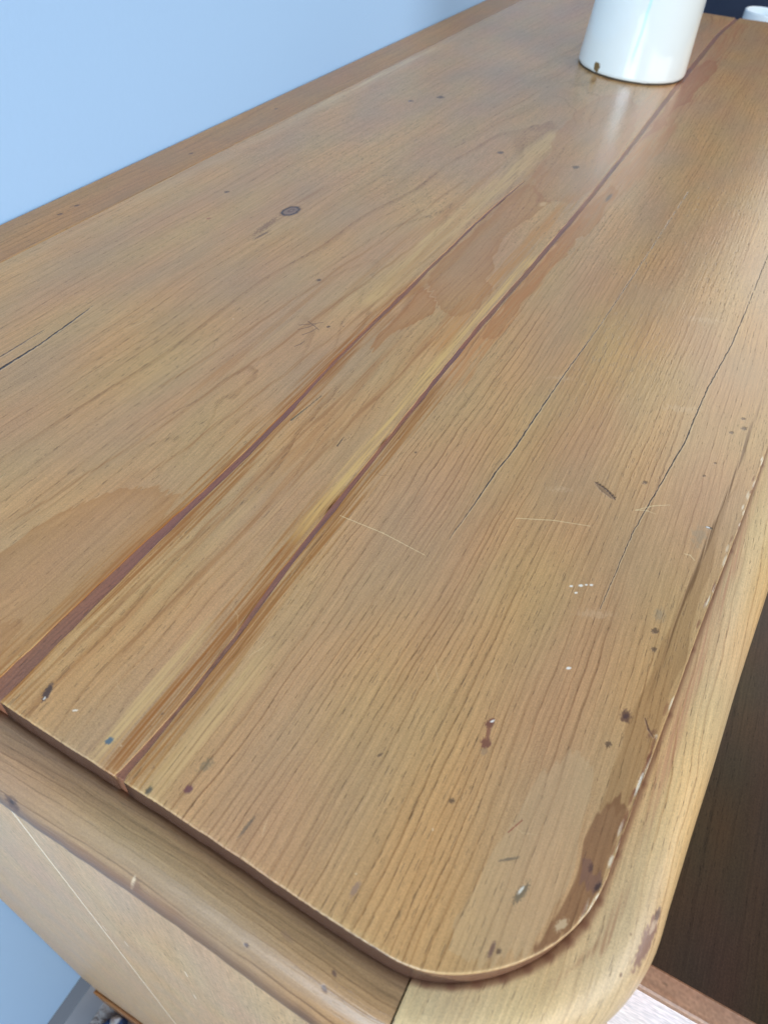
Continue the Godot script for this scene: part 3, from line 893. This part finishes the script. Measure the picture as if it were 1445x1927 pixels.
func mark_front(t: Wood, edge: PackedVector2Array) -> void:
	var sb := seam_b()
	t.line(band_on(sb, 0.04, 0.30, 0.003, 0.006, 0.007), Color8(152, 94, 38), 0.78, 0.0, 0.8, 0.45)
	t.line(band_on(sb, 0.28, 0.72, 0.006, 0.009, 0.012), Color8(186, 122, 66), 0.78, 0.0, 0.8, 0.5)
	t.line(band_on(sb, 0.70, 1.24, 0.012, 0.014, 0.012), Color8(180, 118, 76), 0.70, 0.0, 0.7, 0.5)
	t.line(band_on(sb, 0.04, 0.12, 0.012, 0.006, 0.007), Color8(204, 164, 108), 0.65, 0.0, 0.8, 0.4)
	t.line([Vector3(0.5, -0.088, 0.004), Vector3(0.62, -0.086, 0.007), Vector3(0.74, -0.082, 0.005), Vector3(0.78, -0.080, 0.001)], Color8(180, 122, 76), 0.70, 0.0, 0.15, 0.35)
	t.figure([Vector2(0.6895, -0.0979), Vector2(0.7533, -0.0990), Vector2(0.8643, -0.1032), Vector2(0.9480, -0.1036), Vector2(1.0119, -0.0981), Vector2(1.0150, -0.0866), Vector2(0.9697, -0.0805), Vector2(0.9444, -0.0817), Vector2(0.8742, -0.0852), Vector2(0.8406, -0.0838), Vector2(0.7979, -0.0930), Vector2(0.7567, -0.0890), Vector2(0.7244, -0.0937)], Color8(156, 92, 58), 0.54, 0.0045, 0.43)
	t.figure([Vector2(0.3857, -0.0994), Vector2(0.4207, -0.0985), Vector2(0.4846, -0.0984), Vector2(0.5466, -0.0981), Vector2(0.5944, -0.0922), Vector2(0.5783, -0.0866), Vector2(0.5374, -0.0846), Vector2(0.4981, -0.0829), Vector2(0.4835, -0.0898), Vector2(0.4593, -0.0858), Vector2(0.4391, -0.0900), Vector2(0.3995, -0.0903), Vector2(0.3381, -0.0906), Vector2(0.3330, -0.0980)], Color8(164, 102, 50), 0.57, 0.0037, 0.43)
	# brown dirt and wear along the front edge, round the corner
	t.figure([Vector2(0.1137, 0.0121), Vector2(0.0969, 0.0105), Vector2(0.0835, 0.0082), Vector2(0.0741, 0.0072), Vector2(0.0647, 0.0056), Vector2(0.0599, 0.0101), Vector2(0.0606, 0.0191), Vector2(0.0666, 0.0275), Vector2(0.0813, 0.0301), Vector2(0.0898, 0.0313), Vector2(0.1047, 0.0307), Vector2(0.1177, 0.0310), Vector2(0.1291, 0.0285), Vector2(0.1291, 0.0195)], Color8(196, 168, 130), 0.27, 0.02, 0.75)
	t.figure([Vector2(0.1930, 0.0368), Vector2(0.1705, 0.0361), Vector2(0.1580, 0.0353), Vector2(0.1445, 0.0333), Vector2(0.1304, 0.0326), Vector2(0.1149, 0.0327), Vector2(0.1145, 0.0353), Vector2(0.1213, 0.0424), Vector2(0.1310, 0.0425), Vector2(0.1471, 0.0435), Vector2(0.1633, 0.0444), Vector2(0.1837, 0.0457), Vector2(0.2063, 0.0466), Vector2(0.24, 0.0462), Vector2(0.31, 0.0480), Vector2(0.24, 0.0420)], Color8(128, 90, 54), 0.38, 0.004, 0.7)
	t.figure([Vector2(0.1236, 0.0379), Vector2(0.1236, 0.0405), Vector2(0.1203, 0.0422), Vector2(0.1144, 0.0416), Vector2(0.1071, 0.0411), Vector2(0.0991, 0.0405), Vector2(0.0921, 0.0397), Vector2(0.0844, 0.0377), Vector2(0.0774, 0.0353), Vector2(0.0699, 0.0309), Vector2(0.0668, 0.0278), Vector2(0.0697, 0.0279), Vector2(0.0794, 0.0307), Vector2(0.0885, 0.0317), Vector2(0.0959, 0.0318), Vector2(0.1043, 0.0316), Vector2(0.1121, 0.0326), Vector2(0.1177, 0.0344)], Color8(110, 70, 47), 0.58, 0.006, 0.75)
	t.figure([Vector2(0.0986, 0.0321), Vector2(0.1007, 0.0344), Vector2(0.0989, 0.0402), Vector2(0.0958, 0.0406), Vector2(0.0909, 0.0389), Vector2(0.0900, 0.0360), Vector2(0.0925, 0.0332)], Color8(118, 84, 74), 0.55, 0.004, 0.8)
	t.line([Vector3(0.150, 0.0372, 0.0004), Vector3(0.175, 0.0382, 0.0010), Vector3(0.205, 0.0395, 0.0009), Vector3(0.235, 0.0413, 0.0012), Vector3(0.27, 0.0437, 0.0009), Vector3(0.31, 0.0460, 0.0013), Vector3(0.40, 0.050, 0.0009)], Color8(110, 76, 46), 0.80, 60.0, 0.8, 0.4)
	# worn, pale arris
	var w := []
	for q in edge:
		if q.x < 0.5 and q.y > -0.03:
			w.append(Vector3(q.x, q.y, 0.0011 if q.x < 0.07 else 0.0007))
	t.line(w, Color8(214, 180, 130), 0.20, 0.0, 0.8)
	var cr := RandomNumberGenerator.new()
	cr.seed = 404
	for k in 90:
		var x := lerpf(0.085, 0.42, cr.randf())
		var z := at_x(panel_rest().slice(11), x) - cr.randf_range(-0.0008, 0.0016)
		var pale := cr.randf() < 0.33
		t.spot(x, z, cr.randf_range(0.0012, 0.0055), cr.randf_range(0.0003, 0.0008), 0.07, Color8(238, 222, 196) if pale else Color8(122, 76, 54), cr.randf_range(0.4, 0.85), 20.0, 0.6)
	t.spot(0.5648, -0.0891, 0.0110, 0.0016, 0.0, Color8(104, 84, 70), 0.75, 30.0, 0.5)
	# two splits
	split(t, [Vector3(0.62, -0.040, 0.00012), Vector3(0.4822, -0.0426, 0.00019), Vector3(0.389, -0.0447, 0.00019), Vector3(0.329, -0.0477, 0.00031), Vector3(0.2893, -0.0486, 0.00037), Vector3(0.257, -0.0492, 0.00037), Vector3(0.2389, -0.0508, 0.00031), Vector3(0.2175, -0.0511, 0.00031), Vector3(0.1900, -0.0524, 0.00006)], INK_CRACK, 0.92, 110.0)
	split(t, [Vector3(0.62, 0.033, 0.00012), Vector3(0.5344, 0.0289, 0.00025), Vector3(0.4529, 0.0270, 0.00025), Vector3(0.4114, 0.0257, 0.00031), Vector3(0.3613, 0.0216, 0.00037), Vector3(0.3345, 0.0206, 0.00031), Vector3(0.3104, 0.0202, 0.00031), Vector3(0.289, 0.0180, 0.00031), Vector3(0.2715, 0.0164, 0.00025), Vector3(0.2546, 0.0146, 0.00025), Vector3(0.2373, 0.0130, 0.00019), Vector3(0.2169, 0.0125, 0.00019), Vector3(0.188, 0.0119, 0.00006)], INK_CRACK, 0.9, 110.0)
	# the ribbed dent
	t.spot(0.2551, -0.0044, 0.0068, 0.0022, 2.07, Color8(112, 84, 62), 0.70, 45.0, 0.25, 0.35)
	t.spot(0.2551, -0.0042, 0.0056, 0.0014, 2.07, Color8(150, 116, 84), 0.55, 0.0, 0.25, 0.5)
	for k in 8:
		var f := (k - 3.5) / 3.5
		t.spot(0.2559 - 0.0026 * f, -0.0040 + 0.0048 * f, 0.0010, 0.00028, 0.5, Color8(60, 44, 38), 0.85, 40.0, 0.3)
	t.line([Vector3(0.2580, -0.0100, 0.0003), Vector3(0.2562, -0.0040, 0.0003), Vector3(0.2520, 0.0012, 0.0003)], Color8(70, 50, 42), 0.7, 20.0)
	# filled holes, knots, gouges
	t.spot(0.1252, -0.0070, 0.0027, 0.0015, 0.3, Color8(112, 70, 58), 0.85, 40.0, 0.5)
	t.spot(0.1180, -0.0056, 0.0026, 0.0020, 0.1, Color8(118, 74, 60), 0.85, 40.0, 0.6)
	t.spot(0.1215, -0.0062, 0.0040, 0.0009, -0.2, Color8(132, 86, 66), 0.8, 20.0, 0.5)
	t.spot(0.1262, -0.0066, 0.0012, 0.0005, 0.6, Color8(238, 226, 212), 0.9, 0.0, 0.5)
	t.spot(0.1150, -0.0050, 0.0020, 0.0014, 0.2, Color8(150, 120, 92), 0.6, 0.0, 0.6)
	t.spot(0.1509, 0.0325, 0.0032, 0.0023, 0.0, Color8(104, 74, 58), 0.9, 40.0, 0.5)
	t.spot(0.1509, 0.0325, 0.0015, 0.0010, 0.5, Color8(84, 60, 56), 0.8)
	t.line([Vector3(0.1535, 0.0385, 0.0003), Vector3(0.1500, 0.0405, 0.0005), Vector3(0.1480, 0.0425, 0.0003)], Color8(92, 62, 48), 0.75, 50.0)
	t.spot(0.1490, 0.0418, 0.0030, 0.0009, 0.4, Color8(120, 82, 60), 0.7, 30.0, 0.8)
	for s in [[0.1829, 0.0347, 0.0011], [0.1914, 0.0331, 0.0014], [0.2703, 0.0101, 0.0012], [0.0953, -0.0076, 0.0009], [0.2321, -0.087, 0.0006], [0.138, 0.0300, 0.0012], [0.290, 0.0330, 0.0008], [0.330, 0.0390, 0.0012], [0.337, 0.0440, 0.0016], [0.345, 0.0425, 0.0012], [0.302, 0.0360, 0.0007], [0.0645, 0.0200, 0.0008]]:
		t.spot(s[0], s[1], s[2] * 1.4, s[2], 0.5, Color8(92, 70, 54), 0.75, 40.0, 0.7)
	t.spot(0.2573, 0.0412, 0.0020, 0.0009, 1.4, Color8(66, 58, 52), 0.9, 50.0, 0.5)
	t.spot(0.2573, 0.0408, 0.0011, 0.0006, 1.4, Color8(240, 234, 224), 0.9)
	t.spot(0.250, 0.0385, 0.010, 0.0045, 0.0, Color8(138, 124, 104), 0.40, 0.0, 0.7, 0.9)
	t.spot(0.2000, 0.0330, 0.005, 0.0030, 0.0, Color8(128, 116, 100), 0.40, 0.0, 0.7, 0.9)
	t.spot(0.0812, 0.0203, 0.0046, 0.0013, 0.3, Color8(112, 96, 76), 0.8, 40.0, 0.7)
	t.spot(0.0818, 0.0200, 0.0020, 0.0005, 0.3, Color8(232, 220, 200), 0.8)
	t.spot(0.0880, 0.0140, 0.0040, 0.0005, 0.9, Color8(110, 94, 76), 0.7, 30.0, 0.8)
	t.spot(0.0640, 0.0182, 0.0030, 0.0008, 0.0, Color8(112, 82, 70), 0.8, 30.0, 0.5)
	t.spot(0.0592, -0.0213, 0.0030, 0.0011, 0.1, Color8(150, 118, 96), 0.8, 30.0, 0.5)
	t.spot(0.0591, -0.0786, 0.0018, 0.0015, 0.5, Color8(112, 70, 66), 0.9, 60.0, 0.4)
	t.spot(0.0676, -0.0786, 0.0036, 0.0020, 0.3, Color8(126, 106, 78), 0.7, 20.0, 0.8, 0.8)
	t.spot(0.0586, -0.0571, 0.0050, 0.0007, 0.1, Color8(112, 92, 74), 0.7, 20.0, 0.7)
	t.spot(0.0530, -0.0885, 0.0018, 0.0010, 0.1, Color8(96, 84, 66), 0.9, 70.0, 0.5)
	t.line([Vector3(0.1005, 0.0135, 0.0002), Vector3(0.0950, 0.0110, 0.0002)], Color8(130, 60, 48), 0.7)
	t.spot(0.0973, -0.0336, 0.0014, 0.0006, 0.5, Color8(96, 74, 58), 0.7, 20.0)
	t.spot(0.0935, 0.0392, 0.0022, 0.0009, 0.3, Color8(66, 50, 48), 0.8, 60.0, 0.6)
	t.spot(0.0975, 0.0360, 0.0016, 0.0009, 0.0, Color8(80, 58, 54), 0.6, 40.0, 0.8)
	t.spot(0.0790, 0.0330, 0.0030, 0.0014, 0.5, Color8(202, 170, 130), 0.8, 0.0, 0.6)
	# pale scratches and dried paint
	for s in [[0.1801, -0.0964, 0.1793, -0.0569], [0.2179, -0.0328, 0.2305, -0.0039], [0.2505, 0.0107, 0.2621, 0.0233], [0.2365, 0.0350, 0.2350, 0.0395], [0.2505, 0.0107, 0.2530, 0.0190]]:
		t.line([Vector3(s[0], s[1], 0.00025), Vector3((s[0] + s[2]) * 0.5 + 0.0012, (s[1] + s[3]) * 0.5, 0.0003), Vector3(s[2], s[3], 0.0002)], Color8(228, 200, 150), 0.65, 15.0)
	for s in [[0.1952, -0.0010, 0.0010], [0.1975, 0.0022, 0.0013], [0.2000, 0.0058, 0.0010], [0.1930, 0.0016, 0.0009], [0.1990, 0.0040, 0.0008], [0.1590, 0.0095, 0.0012]]:
		t.spot(s[0], s[1], s[2], s[2] * 0.6, 0.8, Color8(242, 234, 222), 0.85, -20.0, 0.7)
	for s in [[0.2450, -0.0220, 0.008], [0.335, 0.0130, 0.014], [0.325, -0.0480, 0.010], [0.187, 0.0110, 0.010], [0.43, 0.006, 0.016]]:
		t.spot(s[0], s[1], s[2], s[2] * 0.30, 1.1, Color8(222, 192, 158), 0.22, 0.0, 0.9, 0.9)
	scuffs(t, 901, 14, 0.00026)
	# end and front faces below the arris
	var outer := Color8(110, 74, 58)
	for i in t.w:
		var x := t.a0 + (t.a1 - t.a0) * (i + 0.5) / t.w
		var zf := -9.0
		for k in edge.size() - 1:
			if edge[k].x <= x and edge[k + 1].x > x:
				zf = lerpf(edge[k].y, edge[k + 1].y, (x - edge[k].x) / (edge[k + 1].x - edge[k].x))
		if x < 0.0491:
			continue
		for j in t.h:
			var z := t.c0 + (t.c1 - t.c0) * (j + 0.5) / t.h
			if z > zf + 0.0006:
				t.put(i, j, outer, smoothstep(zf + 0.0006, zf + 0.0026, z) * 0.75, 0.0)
	end_edge(t)

# the sawn left end below its worn arris: dark, purple-brown from the filler
func end_edge(t: Wood) -> void:
	for i in t.w:
		var x := t.a0 + (t.a1 - t.a0) * (i + 0.5) / t.w
		if x > 0.06:
			break
		for j in t.h:
			var z := t.c0 + (t.c1 - t.c0) * (j + 0.5) / t.h
			if z > 0.075:
				break
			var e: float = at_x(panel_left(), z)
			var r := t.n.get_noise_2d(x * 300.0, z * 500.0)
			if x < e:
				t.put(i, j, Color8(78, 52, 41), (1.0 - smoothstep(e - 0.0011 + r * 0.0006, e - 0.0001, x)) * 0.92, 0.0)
			elif x < e + 0.0024 and z < -0.002:
				t.put(i, j, Color8(222, 186, 130), (1.0 - smoothstep(e + 0.0008, e + 0.0024, x + r * 0.0012)) * 0.3 * clampf(0.5 + r * 1.6, 0.0, 1.0), 0.0)

# a split in the wood: a ragged dark line with a pale lip
func split(t: Wood, pts: Array, ink: Color, alpha: float, deep: float) -> void:
	var dark := []
	var lip := []
	for s in pts.size() - 1:
		var p: Vector3 = pts[s]
		var q: Vector3 = pts[s + 1]
		var cnt := maxi(2, int(absf(q.x - p.x) / 0.0022))
		for k in cnt:
			var v := p.lerp(q, float(k) / cnt)
			var jit := t.n.get_noise_2d(v.x * 240.0, v.y * 60.0)
			var jit2 := t.n.get_noise_2d(v.x * 420.0 + 9.0, v.y * 60.0 + 70.0)
			v.y += jit * 0.00022
			dark.append(Vector3(v.x, v.y, maxf(v.z * (0.95 + 0.45 * jit2), 0.0001)))
			lip.append(Vector3(v.x, v.y + v.z * 1.6, 0.0005))
	t.line(lip, Color8(222, 190, 144), 0.30, -10.0, 0.8)
	t.line(dark, ink, alpha, deep, 0.35)

func scuffs(t: Wood, seed_n: int, many: int, wide: float) -> void:
	var r := RandomNumberGenerator.new()
	r.seed = seed_n
	for k in many:
		var x := lerpf(0.06, 0.75, r.randf() * r.randf())
		var z := lerpf(t.c0, t.c1, r.randf())
		var f := r.randf_range(-PI, PI)
		var l := r.randf_range(0.003, 0.020)
		var bend := r.randf_range(-0.15, 0.15) * l
		var pale := r.randf() < 0.7
		var d := Vector2(cos(f), sin(f)) * l
		if x < t.a0 - 0.03 or x > t.a1 + 0.03:
			continue
		t.line([Vector3(x, z, wide * 0.4), Vector3(x + d.x * 0.5 - d.y * 0.1 + bend, z + d.y * 0.5, wide), Vector3(x + d.x, z + d.y, wide * 0.4)], Color8(230, 198, 150) if pale else Color8(110, 80, 58), r.randf_range(0.10, 0.38), 8.0)
	for k in many:
		var x := lerpf(0.055, 0.8, r.randf() * r.randf())
		var z := lerpf(t.c0, t.c1, r.randf())
		var s := r.randf_range(0.0002, 0.0006)
		var dark := r.randf() < 0.7
		if x < t.a0 or x > t.a1:
			continue
		t.spot(x, z, s * 1.4, s, r.randf() * 3.0, Color8(104, 76, 54) if dark else Color8(236, 214, 180), r.randf_range(0.3, 0.8), 20.0 if dark else -8.0, 0.6)

func mark_mouldings(l: Wood, f: Wood) -> void:
	# left: along = z, across = way over the profile from the panel
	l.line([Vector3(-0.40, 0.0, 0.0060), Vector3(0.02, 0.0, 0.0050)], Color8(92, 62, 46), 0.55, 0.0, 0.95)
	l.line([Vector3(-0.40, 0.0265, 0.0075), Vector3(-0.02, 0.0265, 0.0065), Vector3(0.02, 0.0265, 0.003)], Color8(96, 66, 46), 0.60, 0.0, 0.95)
	l.spot(-0.1305, 0.0225, 0.0042, 0.0030, 0.3, Color8(92, 66, 52), 0.85, 30.0, 0.7, 0.7)
	l.spot(-0.1305, 0.0220, 0.0012, 0.0010, 0.3, Color8(62, 46, 40), 0.8, 30.0)
	l.spot(-0.0816, 0.0215, 0.0008, 0.0036, 0.1, Color8(226, 196, 160), 0.7, 30.0, 0.4)
	l.spot(-0.0800, 0.0220, 0.0022, 0.0040, 0.1, Color8(120, 84, 60), 0.6, 10.0, 0.8, 0.8)
	l.line([Vector3(-0.125, 0.0245, 0.0020), Vector3(-0.10, 0.0240, 0.0028), Vector3(-0.07, 0.0225, 0.0036), Vector3(-0.05, 0.0215, 0.0018)], Color8(128, 88, 60), 0.6, 0.0, 0.9, 0.6)
	l.spot(-0.0420, 0.0160, 0.0010, 0.0007, 0.0, Color8(84, 58, 46), 0.9, 30.0)
	l.spot(-0.0168, 0.0090, 0.0012, 0.0007, 0.4, Color8(96, 68, 54), 0.8, 30.0)
	l.spot(-0.0175, 0.0135, 0.0014, 0.0008, 0.4, Color8(96, 68, 54), 0.8, 30.0)
	l.spot(-0.0330, 0.0080, 0.0030, 0.0010, 0.2, Color8(140, 106, 78), 0.6, 10.0)
	# front: along = x, across = z
	f.spot(0.0925, 0.0575, 0.0120, 0.0026, 0.12, Color8(132, 98, 84), 0.85, 40.0, 0.5, 0.5)
	f.spot(0.0975, 0.0580, 0.0040, 0.0010, 0.2, Color8(206, 176, 146), 0.7, 10.0, 0.6)
	f.spot(0.1010, 0.0585, 0.0030, 0.0010, 0.2, Color8(96, 74, 66), 0.7, 20.0, 0.6)
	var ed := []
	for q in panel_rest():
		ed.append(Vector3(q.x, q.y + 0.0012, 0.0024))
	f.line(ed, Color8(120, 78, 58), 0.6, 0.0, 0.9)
	f.line([Vector3(0.10, 0.047, 0.0028), Vector3(0.16, 0.0505, 0.0026), Vector3(0.25, 0.056, 0.0024), Vector3(0.34, 0.061, 0.0022)], Color8(170, 112, 86), 0.45, 10.0, 0.9, 0.5)
	f.line([Vector3(0.060, 0.034, 0.0018), Vector3(0.085, 0.046, 0.0022), Vector3(0.11, 0.0495, 0.0014)], Color8(140, 94, 66), 0.5, 0.0, 0.9, 0.5)
	scuffs(f, 77, 14, 0.00025)

func build_crock() -> void:
	var at := Vector3(4.135 * 0.22, T, -0.733 * 0.22)
	var o := thing("utensil_crock", "tall white glazed cylindrical crock with a chipped foot, standing on the wooden top", "crock", at)
	var r := 0.0565
	var img := Image.create(1024, 256, false, Image.FORMAT_RGB8)
	img.fill(Color8(226, 227, 221))
	var nz := FastNoiseLite.new()
	nz.seed = 8
	nz.frequency = 0.02
	for j in 256:
		for i in 1024:
			var f := TAU * (i + 0.5) / 1024.0
			var y := 0.15 * (j + 0.5) / 256.0
			var c := Color8(226, 227, 221)
			var glint := absf(f - (PI * 0.945 - (y - 0.02) * 0.40 + nz.get_noise_2d(3.0, j * 0.7) * 0.04)) * r
			c = c.lerp(Color8(150, 226, 224), (1.0 - smoothstep(0.0004, 0.0022, glint)) * 0.40 * smoothstep(0.008, 0.03, y))  # pale cyan reflection streak, painted into the glaze colour
			var dx := (f - 3.60) * r / 0.0040
			var dy := (y - 0.0065) / 0.0052
			c = c.lerp(Color8(112, 88, 52), 1.0 - smoothstep(0.75, 1.0, sqrt(dx * dx + dy * dy) + nz.get_noise_2d(i * 6.0, j * 6.0) * 0.5))
			if y < 0.0016 + nz.get_noise_2d(i * 0.8, 9.0) * 0.0007:
				c = Color8(96, 82, 60)
			img.set_pixel(i, j, c)
	var glaze := plain(Color.WHITE, 0.07)
	glaze.metallic_specular = 0.7
	glaze.albedo_texture = ImageTexture.create_from_image(img)
	var prof := [Vector2(0.0, 0.0004), Vector2(r - 0.004, 0.0004), Vector2(r - 0.002, 0.0008), Vector2(r - 0.0006, 0.0024), Vector2(r, 0.005)]
	for k in range(1, 9):
		prof.append(Vector2(r - 0.0075 * k / 8.0, 0.005 + 0.139 * k / 8.0))
	for k in range(1, 7):
		var f := PI * k / 6.0
		prof.append(Vector2(r - 0.0105 + 0.003 * cos(f), 0.144 + 0.003 * sin(f)))
	prof.append(Vector2(r - 0.008, 0.02))
	prof.append(Vector2(r - 0.012, 0.006))
	prof.append(Vector2(0.0, 0.0055))
	part("body", lathe(prof, 96, glaze, 0.0, 0.15), o)
	var ring := [Vector2(r - 0.005, 0.0), Vector2(r - 0.0014, 0.0), Vector2(r - 0.0008, 0.0006), Vector2(r - 0.0012, 0.0014), Vector2(r - 0.005, 0.0014)]
	part("foot_ring", lathe(ring, 96, plain(Color8(70, 56, 42), 0.8), 0.0, 0.15), o)

func build_far_things() -> void:
	# dark navy cloth heaped on something beyond the far end of the chest
	var cloth := thing("cloth_heap", "dark navy cloth heaped beyond the far end of the chest", "cloth", Vector3(1.75, 0, -0.10))
	var nz := FastNoiseLite.new()
	nz.seed = 17
	nz.frequency = 1.0
	nz.fractal_octaves = 3
	var st := SurfaceTool.new()
	st.begin(Mesh.PRIMITIVE_TRIANGLES)
	st.set_smooth_group(0)
	var cols := 60
	var rows := 48
	var pt := func(i: int, j: int) -> Vector3:
		var u := -1.0 + 2.0 * i / cols
		var v := -1.0 + 2.0 * j / rows
		var x := u * 0.42
		var z := v * 0.29
		var rim := maxf(absf(u), absf(v))
		var y := 1.0 + 0.26 * smoothstep(-0.55, 0.1, u) * (1.0 - 0.3 * v * v)
		y += 0.035 * nz.get_noise_2d(x * 6.0 + z * 9.0, z * 3.0 - x * 4.0) * smoothstep(-0.6, -0.2, u)
		y += 0.02 * sin(z * 45.0 + x * 30.0) * smoothstep(-0.5, 0.0, u)
		if rim > 0.93:
			y = lerpf(y, 0.0, smoothstep(0.93, 1.0, rim))
		return Vector3(x, maxf(y, 0.0), z)
	for i in cols:
		for j in rows:
			for q in [[0, 0], [1, 0], [1, 1], [0, 0], [1, 1], [0, 1]]:
				st.add_vertex(pt.call(i + q[0], j + q[1]))
	st.generate_normals()
	var navy := plain(Color8(30, 40, 60), 0.9)
	navy.rim_enabled = true
	navy.rim = 0.3
	st.set_material(navy)
	part("cloth", st.commit(), cloth)
	var flat := BoxMesh.new()
	flat.size = Vector3(0.80, 0.96, 0.54)
	flat.material = plain(Color8(40, 34, 34), 0.7)
	part("support", flat, cloth).position = Vector3(0, 0.48, 0)

	var cup := thing("cup", "small white cup beyond the far end of the wooden top", "cup", Vector3(1.435, 1.001, -0.078))
	var white := plain(Color8(226, 232, 236), 0.15)
	var prof := [Vector2(0.0, 0.0), Vector2(0.020, 0.0), Vector2(0.0225, 0.002), Vector2(0.027, 0.02), Vector2(0.031, 0.05), Vector2(0.033, 0.092)]
	for k in range(1, 7):
		var f := PI * k / 6.0
		prof.append(Vector2(0.0315 + 0.0015 * cos(f), 0.092 + 0.0015 * sin(f)))
	prof.append(Vector2(0.028, 0.05))
	prof.append(Vector2(0.022, 0.006))
	prof.append(Vector2(0.0, 0.005))
	part("body", lathe(prof, 64, white, 0.0, 0.1), cup)

	# a crumpled blue and white cloth on the floor beside the plinth
	var rag := thing("floor_cloth", "crumpled navy and white cloth on the floor beside the chest, by the skirting board", "cloth", Vector3(0.012, 0.0, -0.340))
	var st2 := SurfaceTool.new()
	st2.begin(Mesh.PRIMITIVE_TRIANGLES)
	st2.set_smooth_group(0)
	var dome := func(i: int, j: int) -> Vector3:
		var f := TAU * i / 36.0
		var e := PI * 0.5 * j / 10.0
		var rr := 0.024 * (1.0 + 0.3 * nz.get_noise_2d(cos(f) * 1.5, sin(f) * 1.5 + j * 0.1))
		return Vector3(cos(f) * cos(e) * rr, 0.001 + 0.024 * sin(e) * (1.0 + 0.35 * nz.get_noise_2d(cos(f) * 2.0 + j * 0.2, sin(f) * 2.0)), sin(f) * cos(e) * rr)
	for i in 36:
		for j in 10:
			for q in [[0, 0], [0, 1], [1, 1], [0, 0], [1, 1], [1, 0]]:
				st2.set_color(Color(0.03, 0.06, 0.16) if (i + q[0]) % 12 < 8 else Color(0.7, 0.74, 0.8))
				st2.add_vertex(dome.call((i + q[0]) % 36, j + q[1]))
	st2.generate_normals()
	var pat := plain(Color.WHITE, 0.85)
	pat.vertex_color_use_as_albedo = true
	st2.set_material(pat)
	part("cloth", st2.commit(), rag)
